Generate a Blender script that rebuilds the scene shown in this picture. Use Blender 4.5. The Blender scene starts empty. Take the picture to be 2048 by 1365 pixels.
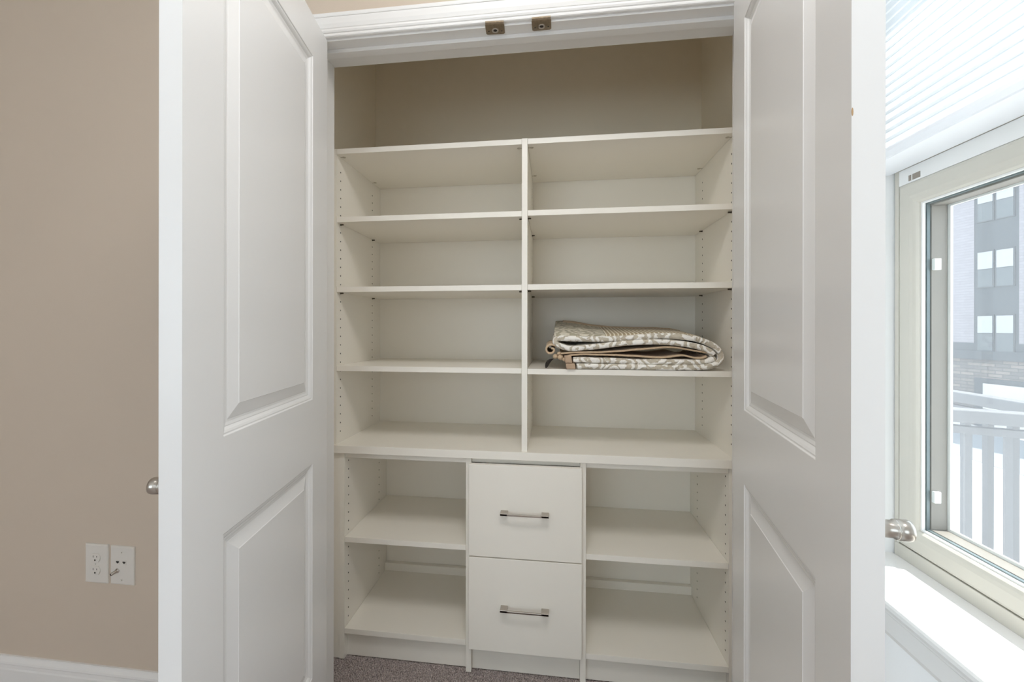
import bpy, bmesh, math, random
from mathutils import Vector, Matrix, noise
random.seed(7)
sc = bpy.context.scene
col = sc.collection
PI = math.pi

# ------------------------------------------------------------------ camera
cam_data = bpy.data.cameras.new('camera')
cam = bpy.data.objects.new('camera', cam_data); col.objects.link(cam)
cam_data.sensor_width = 36.0
cam_data.lens = 853.3333 / 2048 * 36.0
cam_data.shift_x = 25.84 / 2048
cam_data.shift_y = -26.26 / 2048
cam_data.clip_start = 0.02; cam_data.clip_end = 300
cam.location = (0.7844, -1.4657, 1.1883)
cam.rotation_euler = (Matrix.Rotation(0.127, 3, 'Z') @ Matrix.Rotation(PI/2, 3, 'X') @ Matrix.Rotation(0.0012, 3, 'Z')).to_euler()
sc.camera = cam

# ------------------------------------------------------------------ sky, sun, lights, exposure
world = bpy.data.worlds.new('sky'); sc.world = world; world.use_nodes = True
wn = world.node_tree.nodes; wn.clear()
wo = wn.new('ShaderNodeOutputWorld'); wb = wn.new('ShaderNodeBackground')
wb.inputs['Color'].default_value = (0.80, 0.90, 1.0, 1); wb.inputs['Strength'].default_value = 3.6
world.node_tree.links.new(wb.outputs[0], wo.inputs[0])

sun_data = bpy.data.lights.new('sun', 'SUN'); sun = bpy.data.objects.new('sun', sun_data); col.objects.link(sun)
sun_data.energy = 11.0; sun_data.angle = math.radians(0.55); sun_data.color = (1.0, 0.96, 0.90)
sun.location = (8, -4, 20)
sun.rotation_euler = Vector((-0.36, 0.045, -0.93)).to_track_quat('-Z', 'Y').to_euler()

def area(name, loc, direction, sx, sy, energy, color, portal=False):
    d = bpy.data.lights.new(name, 'AREA'); o = bpy.data.objects.new(name, d); col.objects.link(o)
    d.shape = 'RECTANGLE'; d.size = sx; d.size_y = sy; d.energy = energy; d.color = color
    o.location = loc; o.rotation_euler = Vector(direction).to_track_quat('-Z', 'Y').to_euler()
    if portal: d.cycles.is_portal = True
    return o
area('window_portal', (1.63, -0.905, 1.43), (-1, 0, 0), 1.02, 1.52, 1, (1, 1, 1), True)
area('window_portal', (1.63, -3.35, 1.43), (-1, 0, 0), 1.28, 1.52, 1, (1, 1, 1), True)
# added fill outside the added back window, lighting the closet from the front
area('added_fill_back', (-0.45, -4.44, 1.10), (0, 1, 0), 2.2, 1.3, 3, (0.88, 0.94, 1.0))
# added fill light under the ceiling before the closet doors, no fixture
area('added_fill_top', (0.76, -1.17, 2.58), (0, 0, -1), 0.5, 0.5, 14.2, (1.0, 0.985, 0.965))

sc.view_settings.view_transform = 'Standard'
sc.view_settings.look = 'None'
sc.view_settings.exposure = 0.0
sc.view_settings.gamma = 1.0
sc.view_settings.use_curve_mapping = False
sc.cycles.use_denoising = True
sc.cycles.max_bounces = 14
sc.cycles.diffuse_bounces = 8
sc.cycles.transparent_max_bounces = 16
sc.cycles.sample_clamp_indirect = 6.0

# ------------------------------------------------------------------ measured places (metres)
W, D = 1.3675, 0.395
TH = 0.019
FLOOR = -0.015
YF, YB = -0.2748, -0.1521          # room face and closet face of the closet wall
JL, JR, ZJ = 0.0739, 1.2979, 2.0374  # closet opening
WALLX = 1.43                       # window wall, room face

# ------------------------------------------------------------------ helpers
def tag(o, label=None, cat=None, group=None, kind=None):
    if label: o['label'] = label
    if cat: o['category'] = cat
    if group: o['group'] = group
    if kind: o['kind'] = kind
    return o

def link(name, bm, mats, parent=None, smooth=False, bevel=0.0, kind=None):
    me = bpy.data.meshes.new(name)
    bmesh.ops.recalc_face_normals(bm, faces=bm.faces[:])
    if smooth:
        for f in bm.faces: f.smooth = True
    bm.to_mesh(me); bm.free()
    o = bpy.data.objects.new(name, me); col.objects.link(o)
    for m in (mats if isinstance(mats, (list, tuple)) else [mats]): me.materials.append(m)
    if parent: o.parent = parent
    if bevel:
        b = o.modifiers.new('bevel', 'BEVEL'); b.width = bevel; b.segments = 2; b.limit_method = 'ANGLE'
        b.angle_limit = math.radians(40)
    if kind: o['kind'] = kind
    return o

def empty(name, loc=(0, 0, 0)):
    o = bpy.data.objects.new(name, None); col.objects.link(o); o.location = loc
    o.empty_display_size = 0.1
    return o

def put(child, parent):
    child.parent = parent
    child.matrix_parent_inverse = Matrix.Translation(-Vector(parent.location))
    return child

def box(bm, x0, x1, y0, y1, z0, z1, mat=0):
    v = [bm.verts.new(p) for p in ((x0,y0,z0),(x1,y0,z0),(x1,y1,z0),(x0,y1,z0),(x0,y0,z1),(x1,y0,z1),(x1,y1,z1),(x0,y1,z1))]
    for idx in ((0,3,2,1),(4,5,6,7),(0,1,5,4),(1,2,6,5),(2,3,7,6),(3,0,4,7)):
        f = bm.faces.new([v[i] for i in idx]); f.material_index = mat

def boxes(*bs):
    bm = bmesh.new()
    for b in bs: box(bm, *b)
    return bm

def frame_of(axis):
    a = Vector(axis).normalized()
    h = Vector((0, 0, 1)) if abs(a.z) < 0.9 else Vector((1, 0, 0))
    u = a.cross(h).normalized(); return a, u, a.cross(u)

def lathe(bm, origin, axis, prof, n=32, mat=0):
    a, u, w = frame_of(axis); o = Vector(origin); rings = []
    for t, r in prof:
        if r < 1e-6: rings.append([bm.verts.new(o + a*t)]); continue
        rings.append([bm.verts.new(o + a*t + (u*math.cos(k*2*PI/n) + w*math.sin(k*2*PI/n))*r) for k in range(n)])
    for A, B in zip(rings, rings[1:]):
        for k in range(n):
            k2 = (k+1) % n
            if len(A) == 1 and len(B) == 1: continue
            if len(A) == 1: f = bm.faces.new((A[0], B[k2], B[k]))
            elif len(B) == 1: f = bm.faces.new((A[k], A[k2], B[0]))
            else: f = bm.faces.new((A[k], A[k2], B[k2], B[k]))
            f.material_index = mat; f.smooth = True

def extrude_profile(bm, pts, at0, at1, cap=True, mat=0):
    A = [bm.verts.new(at0(*p)) for p in pts]; B = [bm.verts.new(at1(*p)) for p in pts]
    n = len(pts)
    for i in range(n):
        j = (i+1) % n
        bm.faces.new((A[i], A[j], B[j], B[i])).material_index = mat
    if cap:
        bm.faces.new(A[::-1]); bm.faces.new(B)

# ------------------------------------------------------------------ materials
def mat(name, color, rough=0.5, metal=0.0, spec=0.5, bump=0.0, bscale=200.0, var=0.0, vscale=6.0, bdist=0.001, coat=0.0):
    m = bpy.data.materials.new(name); m.use_nodes = True
    nt = m.node_tree; b = nt.nodes['Principled BSDF']
    b.inputs['Base Color'].default_value = (*color, 1)
    b.inputs['Roughness'].default_value = rough; b.inputs['Metallic'].default_value = metal
    b.inputs['Specular IOR Level'].default_value = spec
    tc = nt.nodes.new('ShaderNodeTexCoord')
    if var:
        n = nt.nodes.new('ShaderNodeTexNoise'); n.inputs['Scale'].default_value = vscale; n.inputs['Detail'].default_value = 4
        nt.links.new(tc.outputs['Object'], n.inputs['Vector'])
        r = nt.nodes.new('ShaderNodeMix'); r.data_type = 'RGBA'
        r.inputs['A'].default_value = (*[c*(1-var) for c in color], 1); r.inputs['B'].default_value = (*[min(1, c*(1+var)) for c in color], 1)
        nt.links.new(n.outputs['Fac'], r.inputs['Factor']); nt.links.new(r.outputs['Result'], b.inputs['Base Color'])
    if bump:
        n = nt.nodes.new('ShaderNodeTexNoise'); n.inputs['Scale'].default_value = bscale; n.inputs['Detail'].default_value = 3
        nt.links.new(tc.outputs['Object'], n.inputs['Vector'])
        bp = nt.nodes.new('ShaderNodeBump'); bp.inputs['Strength'].default_value = bump; bp.inputs['Distance'].default_value = bdist
        nt.links.new(n.outputs['Fac'], bp.inputs['Height']); nt.links.new(bp.outputs['Normal'], b.inputs['Normal'])
    return m

M = {}
M['wall'] = mat('beige_wall_paint', (0.59, 0.50, 0.41), 0.75, bump=0.25, bscale=260, bdist=0.0006)
M['closet_wall'] = mat('closet_wall_paint', (0.87, 0.80, 0.66), 0.75, bump=0.35, bscale=240, bdist=0.0008)
M['wall_white'] = mat('light_wall_paint', (0.92, 0.93, 0.94), 0.7, bump=0.25, bscale=260, bdist=0.0006)
M['ceiling'] = mat('ceiling_paint', (0.85, 0.84, 0.82), 0.85)
M['trim'] = mat('white_trim_paint', (0.80, 0.79, 0.775), 0.38, bump=0.06, bscale=90, bdist=0.0006)
M['door'] = mat('white_door_paint', (0.83, 0.83, 0.83), 0.27, bump=0.08, bscale=60, bdist=0.0005)
M['melamine'] = mat('antique_white_melamine', (0.875, 0.84, 0.765), 0.34, bump=0.05, bscale=700, bdist=0.0002)
M['hole'] = mat('dark_hole', (0.05, 0.045, 0.035), 0.8)
M['pin'] = mat('dark_bronze_pin', (0.10, 0.085, 0.06), 0.45, metal=0.5)
M['cam'] = mat('cam_lock_cover', (0.52, 0.48, 0.40), 0.5)
M['nickel'] = mat('brushed_nickel', (0.50, 0.455, 0.41), 0.30, metal=1.0, bump=0.1, bscale=900, bdist=0.0002)
M['knob'] = mat('satin_nickel', (0.52, 0.485, 0.44), 0.28, metal=1.0)
M['plate'] = mat('white_plastic_plate', (0.70, 0.665, 0.615), 0.35)
M['slot'] = mat('socket_slot', (0.03, 0.025, 0.02), 0.7)
M['strike'] = mat('aged_nickel_strike', (0.26, 0.20, 0.135), 0.45, metal=0.7, bump=0.6, bscale=420, bdist=0.0008, var=0.35, vscale=160)
M['vinyl'] = mat('almond_vinyl', (0.60, 0.575, 0.51), 0.38, var=0.02)
M['spacer'] = mat('grey_pane_spacer', (0.16, 0.20, 0.21), 0.35, metal=0.3)
M['gasket'] = mat('grey_gasket', (0.22, 0.23, 0.22), 0.6)
M['white_vinyl'] = mat('white_vinyl', (0.85, 0.85, 0.84), 0.4)
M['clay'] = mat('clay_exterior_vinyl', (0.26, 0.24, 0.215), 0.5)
M['rail'] = mat('painted_shade_rail', (0.86, 0.88, 0.92), 0.35)

def carpet_mat():
    m = bpy.data.materials.new('grey_brown_carpet'); m.use_nodes = True; nt = m.node_tree; b = nt.nodes['Principled BSDF']
    b.inputs['Roughness'].default_value = 0.95; b.inputs['Specular IOR Level'].default_value = 0.1
    tc = nt.nodes.new('ShaderNodeTexCoord'); n = nt.nodes.new('ShaderNodeTexNoise'); n.inputs['Scale'].default_value = 260; n.inputs['Detail'].default_value = 3
    cr = nt.nodes.new('ShaderNodeValToRGB')
    cr.color_ramp.elements[0].position = 0.35; cr.color_ramp.elements[0].color = (0.26, 0.22, 0.21, 1)
    cr.color_ramp.elements[1].position = 0.65; cr.color_ramp.elements[1].color = (0.80, 0.71, 0.68, 1)
    nt.links.new(tc.outputs['Object'], n.inputs['Vector']); nt.links.new(n.outputs['Fac'], cr.inputs['Fac']); nt.links.new(cr.outputs['Color'], b.inputs['Base Color'])
    bp = nt.nodes.new('ShaderNodeBump'); bp.inputs['Strength'].default_value = 0.8; bp.inputs['Distance'].default_value = 0.004
    nt.links.new(n.outputs['Fac'], bp.inputs['Height']); nt.links.new(bp.outputs['Normal'], b.inputs['Normal'])
    return m
M['carpet'] = carpet_mat()

def glass_mat():
    m = bpy.data.materials.new('window_glass'); m.use_nodes = True; nt = m.node_tree; nt.nodes.clear()
    o = nt.nodes.new('ShaderNodeOutputMaterial'); t = nt.nodes.new('ShaderNodeBsdfTransparent'); g = nt.nodes.new('ShaderNodeBsdfGlossy')
    t.inputs['Color'].default_value = (0.94, 0.97, 0.96, 1); g.inputs['Roughness'].default_value = 0.02
    lw = nt.nodes.new('ShaderNodeLayerWeight'); lw.inputs['Blend'].default_value = 0.5
    pw = nt.nodes.new('ShaderNodeMath'); pw.operation = 'POWER'; pw.inputs[1].default_value = 4.5; nt.links.new(lw.outputs['Facing'], pw.inputs[0])
    f = nt.nodes.new('ShaderNodeMath'); f.operation = 'MULTIPLY_ADD'; f.inputs[1].default_value = 0.7; f.inputs[2].default_value = 0.05; nt.links.new(pw.outputs[0], f.inputs[0])
    mx = nt.nodes.new('ShaderNodeMixShader')
    nt.links.new(f.outputs[0], mx.inputs[0]); nt.links.new(t.outputs[0], mx.inputs[1]); nt.links.new(g.outputs[0], mx.inputs[2]); nt.links.new(mx.outputs[0], o.inputs[0])
    return m
M['glass'] = glass_mat()

def screen_mat():
    m = bpy.data.materials.new('insect_screen_mesh'); m.use_nodes = True; nt = m.node_tree; nt.nodes.clear()
    o = nt.nodes.new('ShaderNodeOutputMaterial'); t = nt.nodes.new('ShaderNodeBsdfTransparent'); d = nt.nodes.new('ShaderNodeBsdfDiffuse'); tr = nt.nodes.new('ShaderNodeBsdfTranslucent')
    d.inputs['Color'].default_value = (0.34, 0.35, 0.36, 1); tr.inputs['Color'].default_value = (0.32, 0.33, 0.35, 1)
    a = nt.nodes.new('ShaderNodeMixShader'); a.inputs[0].default_value = 0.6
    nt.links.new(d.outputs[0], a.inputs[1]); nt.links.new(tr.outputs[0], a.inputs[2])
    mx = nt.nodes.new('ShaderNodeMixShader')
    mx.inputs[0].default_value = 0.36; nt.links.new(t.outputs[0], mx.inputs[1]); nt.links.new(a.outputs[0], mx.inputs[2]); nt.links.new(mx.outputs[0], o.inputs[0])
    return m
M['screen'] = screen_mat()

def shade_mat():
    m = bpy.data.materials.new('white_pleated_shade_fabric'); m.use_nodes = True; nt = m.node_tree; nt.nodes.clear()
    o = nt.nodes.new('ShaderNodeOutputMaterial'); d = nt.nodes.new('ShaderNodeBsdfDiffuse'); tr = nt.nodes.new('ShaderNodeBsdfTranslucent')
    d.inputs['Color'].default_value = (0.86, 0.87, 0.88, 1); tr.inputs['Color'].default_value = (0.43, 0.45, 0.47, 1)
    a = nt.nodes.new('ShaderNodeMixShader'); a.inputs[0].default_value = 0.6
    nt.links.new(d.outputs[0], a.inputs[1]); nt.links.new(tr.outputs[0], a.inputs[2]); nt.links.new(a.outputs[0], o.inputs[0])
    return m
M['shade'] = shade_mat()

# ================================================================== ROOM SHELL
RX0, RY0, CEIL = -2.3, -4.3, 2.62
b = bmesh.new()
box(b, RX0-0.1, JL-0.019, YF, YB, FLOOR-0.02, CEIL)
box(b, JR+0.019, WALLX, YF, YB, FLOOR-0.02, CEIL)
box(b, JL-0.019, JR+0.019, YF, YB, ZJ+0.019, CEIL)
tag(link('wall_front', b, M['wall']), kind='structure')
tag(link('wall_left', boxes((RX0-0.1, RX0, RY0, YF, FLOOR-0.02, CEIL)), M['wall']), kind='structure')
W3X0, W3X1, W3Z0, W3Z1 = -1.6, 0.7, 0.45, 2.25      # wide opening added behind the camera for frontal light
tag(link('wall_back', boxes((RX0-0.1, W3X0, RY0-0.1, RY0, FLOOR-0.02, CEIL), (W3X1, WALLX, RY0-0.1, RY0, FLOOR-0.02, CEIL), (W3X0, W3X1, RY0-0.1, RY0, FLOOR-0.02, W3Z0), (W3X0, W3X1, RY0-0.1, RY0, W3Z1, CEIL)), M['wall']), kind='structure')
tag(link('ceiling', boxes((RX0-0.1, 1.62, RY0-0.1, YF, CEIL, CEIL+0.1)), M['ceiling']), kind='structure')
tag(link('floor', boxes((RX0-0.1, WALLX, RY0-0.1, 0.42, FLOOR-0.1, FLOOR-0.006)), M['carpet']), kind='structure')
WX1 = 1.62
Z0W, Z1W = 0.66, 2.20
W1Y0, W1Y1 = -1.42, -0.39        # near window opening
W2Y0, W2Y1 = -4.0, -2.7          # second window, added out of view for ambient light
b = bmesh.new()
box(b, WALLX, WX1, RY0-0.1, 0.52, FLOOR-0.1, Z0W)
box(b, WALLX, WX1, RY0-0.1, 0.52, Z1W, CEIL)
for y0, y1 in ((RY0-0.1, W2Y0), (W2Y1, W1Y0), (W1Y1, 0.52)): box(b, WALLX, WX1, y0, y1, Z0W, Z1W)
tag(link('wall_right', b, M['wall_white']), kind='structure')
# closet shell
tag(link('wall_closet_left', boxes((-0.134, -0.034, YB, 0.42, FLOOR-0.02, 2.46)), M['closet_wall']), kind='structure')
tag(link('wall_closet_right', boxes((1.40, WALLX, YB, 0.42, FLOOR-0.02, 2.46)), M['closet_wall']), kind='structure')
tag(link('wall_closet_back', boxes((-0.134, WALLX, 0.42, 0.52, FLOOR-0.02, 2.46)), M['closet_wall']), kind='structure')
tag(link('ceiling_closet', boxes((-0.134, WALLX, YB, 0.52, 2.46, 2.56)), M['closet_wall']), kind='structure')

# carpet pile in and before the closet (uncountable)
def carpet_pile():
    bm = bmesh.new(); rnd = random.random
    x0, x1, y0, y1 = -0.03, 1.395, -0.62, 0.02
    step = 0.0034
    nx, ny = int((x1-x0)/step), int((y1-y0)/step)
    verts = []; faces = []
    for i in range(nx):
        for j in range(ny):
            x = x0 + (i+rnd())*step; y = y0 + (j+rnd())*step
            if YF < y < YB and (x < JL or x > JR): continue
            if y > 0.0185 or (x < 0.0325 and y > 0.0015) or (x > 1.3485 and y > 0.0015): continue
            if y > -0.0015 and (0.480 < x < 0.5012 or 0.8732 < x < 0.8945 or 0.011 < x < 0.033 or 1.348 < x < 1.370): continue
            h = 0.005 + 0.005*rnd(); a = rnd()*2*PI; w = 0.0013; lx = (rnd()-0.5)*0.006; ly = (rnd()-0.5)*0.006
            c, s = math.cos(a)*w, math.sin(a)*w; k = len(verts); z = FLOOR-0.007
            verts += [(x-c, y-s, z), (x+c, y+s, z), (x+c*0.9+lx*0.5, y+s*0.9+ly*0.5, z+h*0.65), (x-c*0.9+lx*0.5, y-s*0.9+ly*0.5, z+h*0.65), (x+lx, y+ly, z+h)]
            faces += [(k, k+1, k+2, k+3), (k+3, k+2, k+4)]
    me = bpy.data.meshes.new('carpet_pile'); me.from_pydata(verts, [], faces); me.update()
    o = bpy.data.objects.new('carpet_pile', me); col.objects.link(o); me.materials.append(M['carpet'])
    tag(o, 'grey brown cut pile carpet on the closet floor', 'carpet', kind='stuff')
carpet_pile()

# jamb lining, door stop and casing
b = boxes((JL-0.019, JL, YF, YB, FLOOR, ZJ+0.019), (JR, JR+0.019, YF, YB, FLOOR, ZJ+0.019), (JL, JR, YF, YB, ZJ, ZJ+0.019))
tag(link('trim_1', b, M['trim'], bevel=0.0008), kind='structure')
ys0, ys1, sp = YF+0.036, YF+0.064, 0.011
b = boxes((JL, JL+sp, ys0, ys1, FLOOR, ZJ-sp), (JR-sp, JR, ys0, ys1, FLOOR, ZJ-sp), (JL, JR, ys0, ys1, ZJ-sp, ZJ))
tag(link('trim_2', b, M['trim'], bevel=0.0008), kind='structure')
casing = [(0,0),(0,.008),(.002,.0105),(.0055,.0115),(.0095,.0095),(.0105,.0095),(.0115,.0125),(.0155,.0145),(.0200,.0135),(.0215,.0115),(.0228,.0115),(.024,.0135),(.034,.0165),(.046,.0178),(.0525,.0180),(.0530,.0195),(.056,.0205),(.0625,.0205),(.0645,.0185),(.0645,0)]
def u_sweep(bm, prof, xl, xr, zt, z0, y):
    st = [lambda h, p: (xl-h, y-p, z0), lambda h, p: (xl-h, y-p, zt+h), lambda h, p: (xr+h, y-p, zt+h), lambda h, p: (xr+h, y-p, z0)]
    R = [[bm.verts.new(s(*q)) for q in prof] for s in st]; n = len(prof)
    for A, B in zip(R, R[1:]):
        for i in range(n-1): bm.faces.new((A[i], A[i+1], B[i+1], B[i]))
    bm.faces.new(R[0]); bm.faces.new(R[-1])
b = bmesh.new(); u_sweep(b, casing, JL-0.006, JR+0.006, ZJ+0.006, FLOOR, YF-0.0002)
tag(link('trim_3', b, M['trim']), kind='structure')
base_prof = [(0,0),(0,.014),(.085,.014),(.090,.012),(.100,.0115),(.104,.0135),(.110,.0125),(.117,.008),(.121,.006),(.125,.0055),(.125,0)]
b = bmesh.new()
extrude_profile(b, base_prof, lambda h, p: (RX0, YF-p, FLOOR+h), lambda h, p: (JL-0.071, YF-p, FLOOR+h))
tag(link('baseboard_front', b, M['trim']), kind='structure')
b = bmesh.new()
extrude_profile(b, base_prof, lambda h, p: (RX0+p, YF-0.014, FLOOR+h), lambda h, p: (RX0+p, RY0, FLOOR+h))
tag(link('baseboard_left', b, M['trim']), kind='structure')

# ================================================================== CLOSET DOORS
def panel_door(name, H, a, side, knob_z):
    """leaf hung at H, width 0.607; its closet side faces the opening"""
    wd, t, z0, z1 = 0.6073, 0.035, 0.0, 2.037
    dirv = Vector((side*math.sin(a), -math.cos(a), 0)); nrm = Vector((side*math.cos(a), math.sin(a), 0))
    P0 = Vector((H[0], H[1], 0))
    def P(s, z, n): return P0 + dirv*s + nrm*n + Vector((0, 0, z))
    bm = bmesh.new()
    st = 0.1052
    holes = [(st, wd-st, 0.235, 0.8181), (st, wd-st, 0.9941, 1.9261)]
    rings = [(0, 0), (0.0012, -0.0022), (0.0045, -0.0022), (0.0085, -0.0040), (0.0120, -0.0066), (0.0130, -0.0078), (0.0150, -0.0072), (0.0205, -0.0088), (0.0250, -0.0090), (0.0262, -0.0084), (0.0500, -0.0022), (0.0512, -0.0012)]
    for base, sg in ((0.0, 1), (-t, -1)):
        cache = {}
        def V(s, z, n=0.0):
            k = (round(s, 5), round(z, 5), round(n, 5))
            if k not in cache: cache[k] = bm.verts.new(P(s, z, base + sg*n))
            return cache[k]
        zs = [z0, 0.235, 0.8181, 0.9941, 1.9261, z1]; ss = [0, st, wd-st, wd]
        for i in range(3):
            for j in range(5):
                if i == 1 and j in (1, 3): continue
                bm.faces.new((V(ss[i], zs[j]), V(ss[i+1], zs[j]), V(ss[i+1], zs[j+1]), V(ss[i], zs[j+1])))
        for s0, s1, y0, y1 in holes:
            loops = [[V(s0+o, y0+o, n), V(s1-o, y0+o, n), V(s1-o, y1-o, n), V(s0+o, y1-o, n)] for o, n in rings]
            for A, B in zip(loops, loops[1:]):
                for k in range(4):
                    bm.faces.new((A[k], A[(k+1) % 4], B[(k+1) % 4], B[k]))
            bm.faces.new(loops[-1])
    rim = [(0, z0), (wd, z0), (wd, z1), (0, z1)]
    for k in range(4):
        (s0, za), (s1, zb) = rim[k], rim[(k+1) % 4]
        bm.faces.new([bm.verts.new(P(s0, za, 0)), bm.verts.new(P(s1, zb, 0)), bm.verts.new(P(s1, zb, -t)), bm.verts.new(P(s0, za, -t))])
    bmesh.ops.remove_doubles(bm, verts=bm.verts[:], dist=0.00002)
    d = link(name, bm, M['door'], bevel=0.0); d['kind'] = 'structure'
    bv = d.modifiers.new('bevel', 'BEVEL'); bv.width = 0.0012; bv.segments = 2; bv.limit_method = 'ANGLE'; bv.angle_limit = math.radians(60)
    # knob on the room side
    kb = bmesh.new(); o = P(wd-0.066, knob_z, -t)
    lathe(kb, o, -nrm, [(0, 0), (0, .0285), (.005, .0285), (.0075, .026), (.008, .0125), (.0400, .0114), (.0412, .0130), (.0430, .0134), (.0436, .0126), (.0450, .0126), (.0455, .0136), (.0562, .0140), (.0590, .0132), (.0604, .0112), (.0612, .0050), (.0613, 0)], 40)
    link('door_knob', kb, M['knob'], d)
    # three butt hinges at the hung edge
    for hz in (0.28, 1.05, 1.82):
        hb = bmesh.new(); pin = P(-0.003, hz, -t-0.004)
        lathe(hb, pin - Vector((0, 0, 0.045)), (0, 0, 1), [(0, 0), (0, .0052), (.09, .0052), (.09, 0)], 14)
        link('hinge', hb, M['knob'], d)
    if side < 0:   # worn spot on the corner of the free edge
        cp = bmesh.new(); lathe(cp, P(wd+0.0001, 1.458, -0.0010), dirv, [(0, .0045), (.0004, .0030), (.0004, 0)], 12)
        for v_ in cp.verts:
            v_.co.z = 1.458 + (v_.co.z-1.458)*1.2; q_ = (v_.co - P(wd, 0, -0.001)).dot(nrm); v_.co -= nrm*q_*0.75
        link('paint_chip', cp, mat('bare_wood_chip', (0.50, 0.33, 0.18), 0.8), d)['label'] = 'tan chip where paint is worn off'
    # ball catch in the top edge
    cb = bmesh.new(); lathe(cb, P(wd-0.055, z1-0.002, -t/2), (0, 0, 1), [(0, .007), (.0025, .007), (.0026, .005), (.004, .0038), (.0048, 0)], 18)
    link('ball_catch', cb, M['knob'], d)
    return d
panel_door('door_1', (0.1188, -0.2771), 0.1632, 1, 0.9215)
panel_door('door_2', (1.2501, -0.2837), 0.1621, -1, 0.9185)

# ================================================================== CLOSET SHELVING
def cell_zs(ztop, z0, z1):
    out = []; z = ztop
    while z > z0 + 0.018:
        if z < z1 - 0.018: out.append(z)
        z -= 0.032
    return out

def drilled_face(bm, x, sgn, y0, y1, z0, z1, cols, zs, r=0.0030, depth=0.009):
    """face in plane x looking sgn, with columns of real drilled holes"""
    hw = 0.008
    ys = [y0]
    for c in cols: ys += [c-hw, c+hw]
    ys.append(y1)
    def quad(a0, a1, b0, b1): bm.faces.new([bm.verts.new((x, p, q_)) for p, q_ in ((a0, b0), (a1, b0), (a1, b1), (a0, b1))])
    for i in range(0, len(ys)-1, 2): quad(ys[i], ys[i+1], z0, z1)
    zs = sorted(zs)
    for c in cols:
        edges = [z0] + [z for q_ in zs for z in (q_-0.008, q_+0.008)] + [z1]
        for i in range(0, len(edges), 2): quad(c-hw, c+hw, edges[i], edges[i+1])
        for zc in zs:
            sq = [bm.verts.new((x, c+dy*hw, zc+dz*0.008)) for dy, dz in ((1,0),(1,1),(0,1),(-1,1),(-1,0),(-1,-1),(0,-1),(1,-1))]
            ci = [bm.verts.new((x, c+math.cos(k*PI/4)*r, zc+math.sin(k*PI/4)*r)) for k in range(8)]
            cd = [bm.verts.new((x-sgn*depth, c+math.cos(k*PI/4)*r, zc+math.sin(k*PI/4)*r)) for k in range(8)]
            for k in range(8):
                k2 = (k+1) % 8
                bm.faces.new((sq[k], sq[k2], ci[k2], ci[k]))
                f = bm.faces.new((ci[k], ci[k2], cd[k2], cd[k])); f.material_index = 1
            f = bm.faces.new(cd); f.material_index = 1

def drilled_panel(name, x0, x1, y0, y1, z0, z1, faces, zs, parent, cols=(0.0306, 0.3098)):
    bm = bmesh.new(); box(bm, x0, x1, y0, y1, z0, z1)
    for f in list(bm.faces):
        c = f.calc_center_median()
        if (abs(c.x-x1) < 1e-6 and 1 in faces) or (abs(c.x-x0) < 1e-6 and -1 in faces): bm.faces.remove(f)
    if 1 in faces: drilled_face(bm, x1, 1, y0, y1, z0, z1, cols, zs)
    if -1 in faces: drilled_face(bm, x0, -1, y0, y1, z0, z1, cols, zs)
    me_o = link(name, bm, [M['melamine'], M['hole']]); put(me_o, parent)
    return me_o

ZC = 0.7634; ZT = 1.8392; XD = 0.6759
up = empty('shelving_unit', (W/2, D/2, ZC))
tag(up, 'tall off-white upper shelving unit with two columns of shelves on the countertop', 'shelving unit')
uz = cell_zs(1.7642, ZC, ZT-0.03)
drilled_panel('side_panel', -TH, 0, 0, D, ZC, ZT, (1,), uz, up)
drilled_panel('side_panel', W, W+TH, 0, D, ZC, ZT, (-1,), uz, up)
drilled_panel('divider', XD, XD+TH, -0.001, D-0.006, ZC, ZT+0.0005, (1, -1), uz, up)
put(link('back_panel', boxes((-TH, W+TH, D+0.0005, D+0.0065, ZC, ZT)), M['melamine']), up)
G = 0.0006
def shelf(x0, x1, zt, y0, parent, label=None, yb=D-0.001):
    o = put(link('shelf', boxes((x0+G, x1-G, y0, yb, zt-TH, zt)), M['melamine'], bevel=0.0006), parent)
    if label: o['label'] = label
    return o
for (x0, x1, zz) in ((0, XD, (ZT, 1.5916, 1.3370, 1.0494)), (XD+TH, W, (ZT, 1.5930, 1.3384, 1.0479))):
    for k, z in enumerate(zz):
        s = shelf(x0, x1, z, 0.0 if k == 0 else 0.0015, up)
        for y in (0.0306, 0.3098):
            for x, sg in ((x0, 1), (x1, -1)):
                if k == 0:
                    c = bmesh.new(); lathe(c, (x+sg*0.013, y, z-TH-0.0012), (0, 0, 1), [(0, 0), (0, .006), (.0012, .0065)], 20)
                    box(c, min(x, x+sg*0.012), max(x, x+sg*0.012), y-0.0014, y+0.0014, z-TH-0.0014, z-TH)
                    put(link('cam_lock', c, M['cam']), s)
                elif k < 3:
                    p = bmesh.new(); lathe(p, (x, y, z-TH-0.0026), (sg, 0, 0), [(0, 0), (0, .0024), (.011, .0024), (.012, 0)], 12)
                    lathe(p, (x, y, z-TH-0.0026), (sg, 0, 0), [(0.0, .0036), (.0016, .0036), (.0016, 0)], 12)
                    put(link('shelf_pin', p, M['pin']), s)

ct = link('countertop', boxes((-0.0335, 1.3995, -0.012, D+0.02, ZC-0.028, ZC-0.0002)), M['melamine'], bevel=0.0008)
tag(ct, 'long off-white countertop slab between the upper shelves and the base cabinet', 'countertop')

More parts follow.
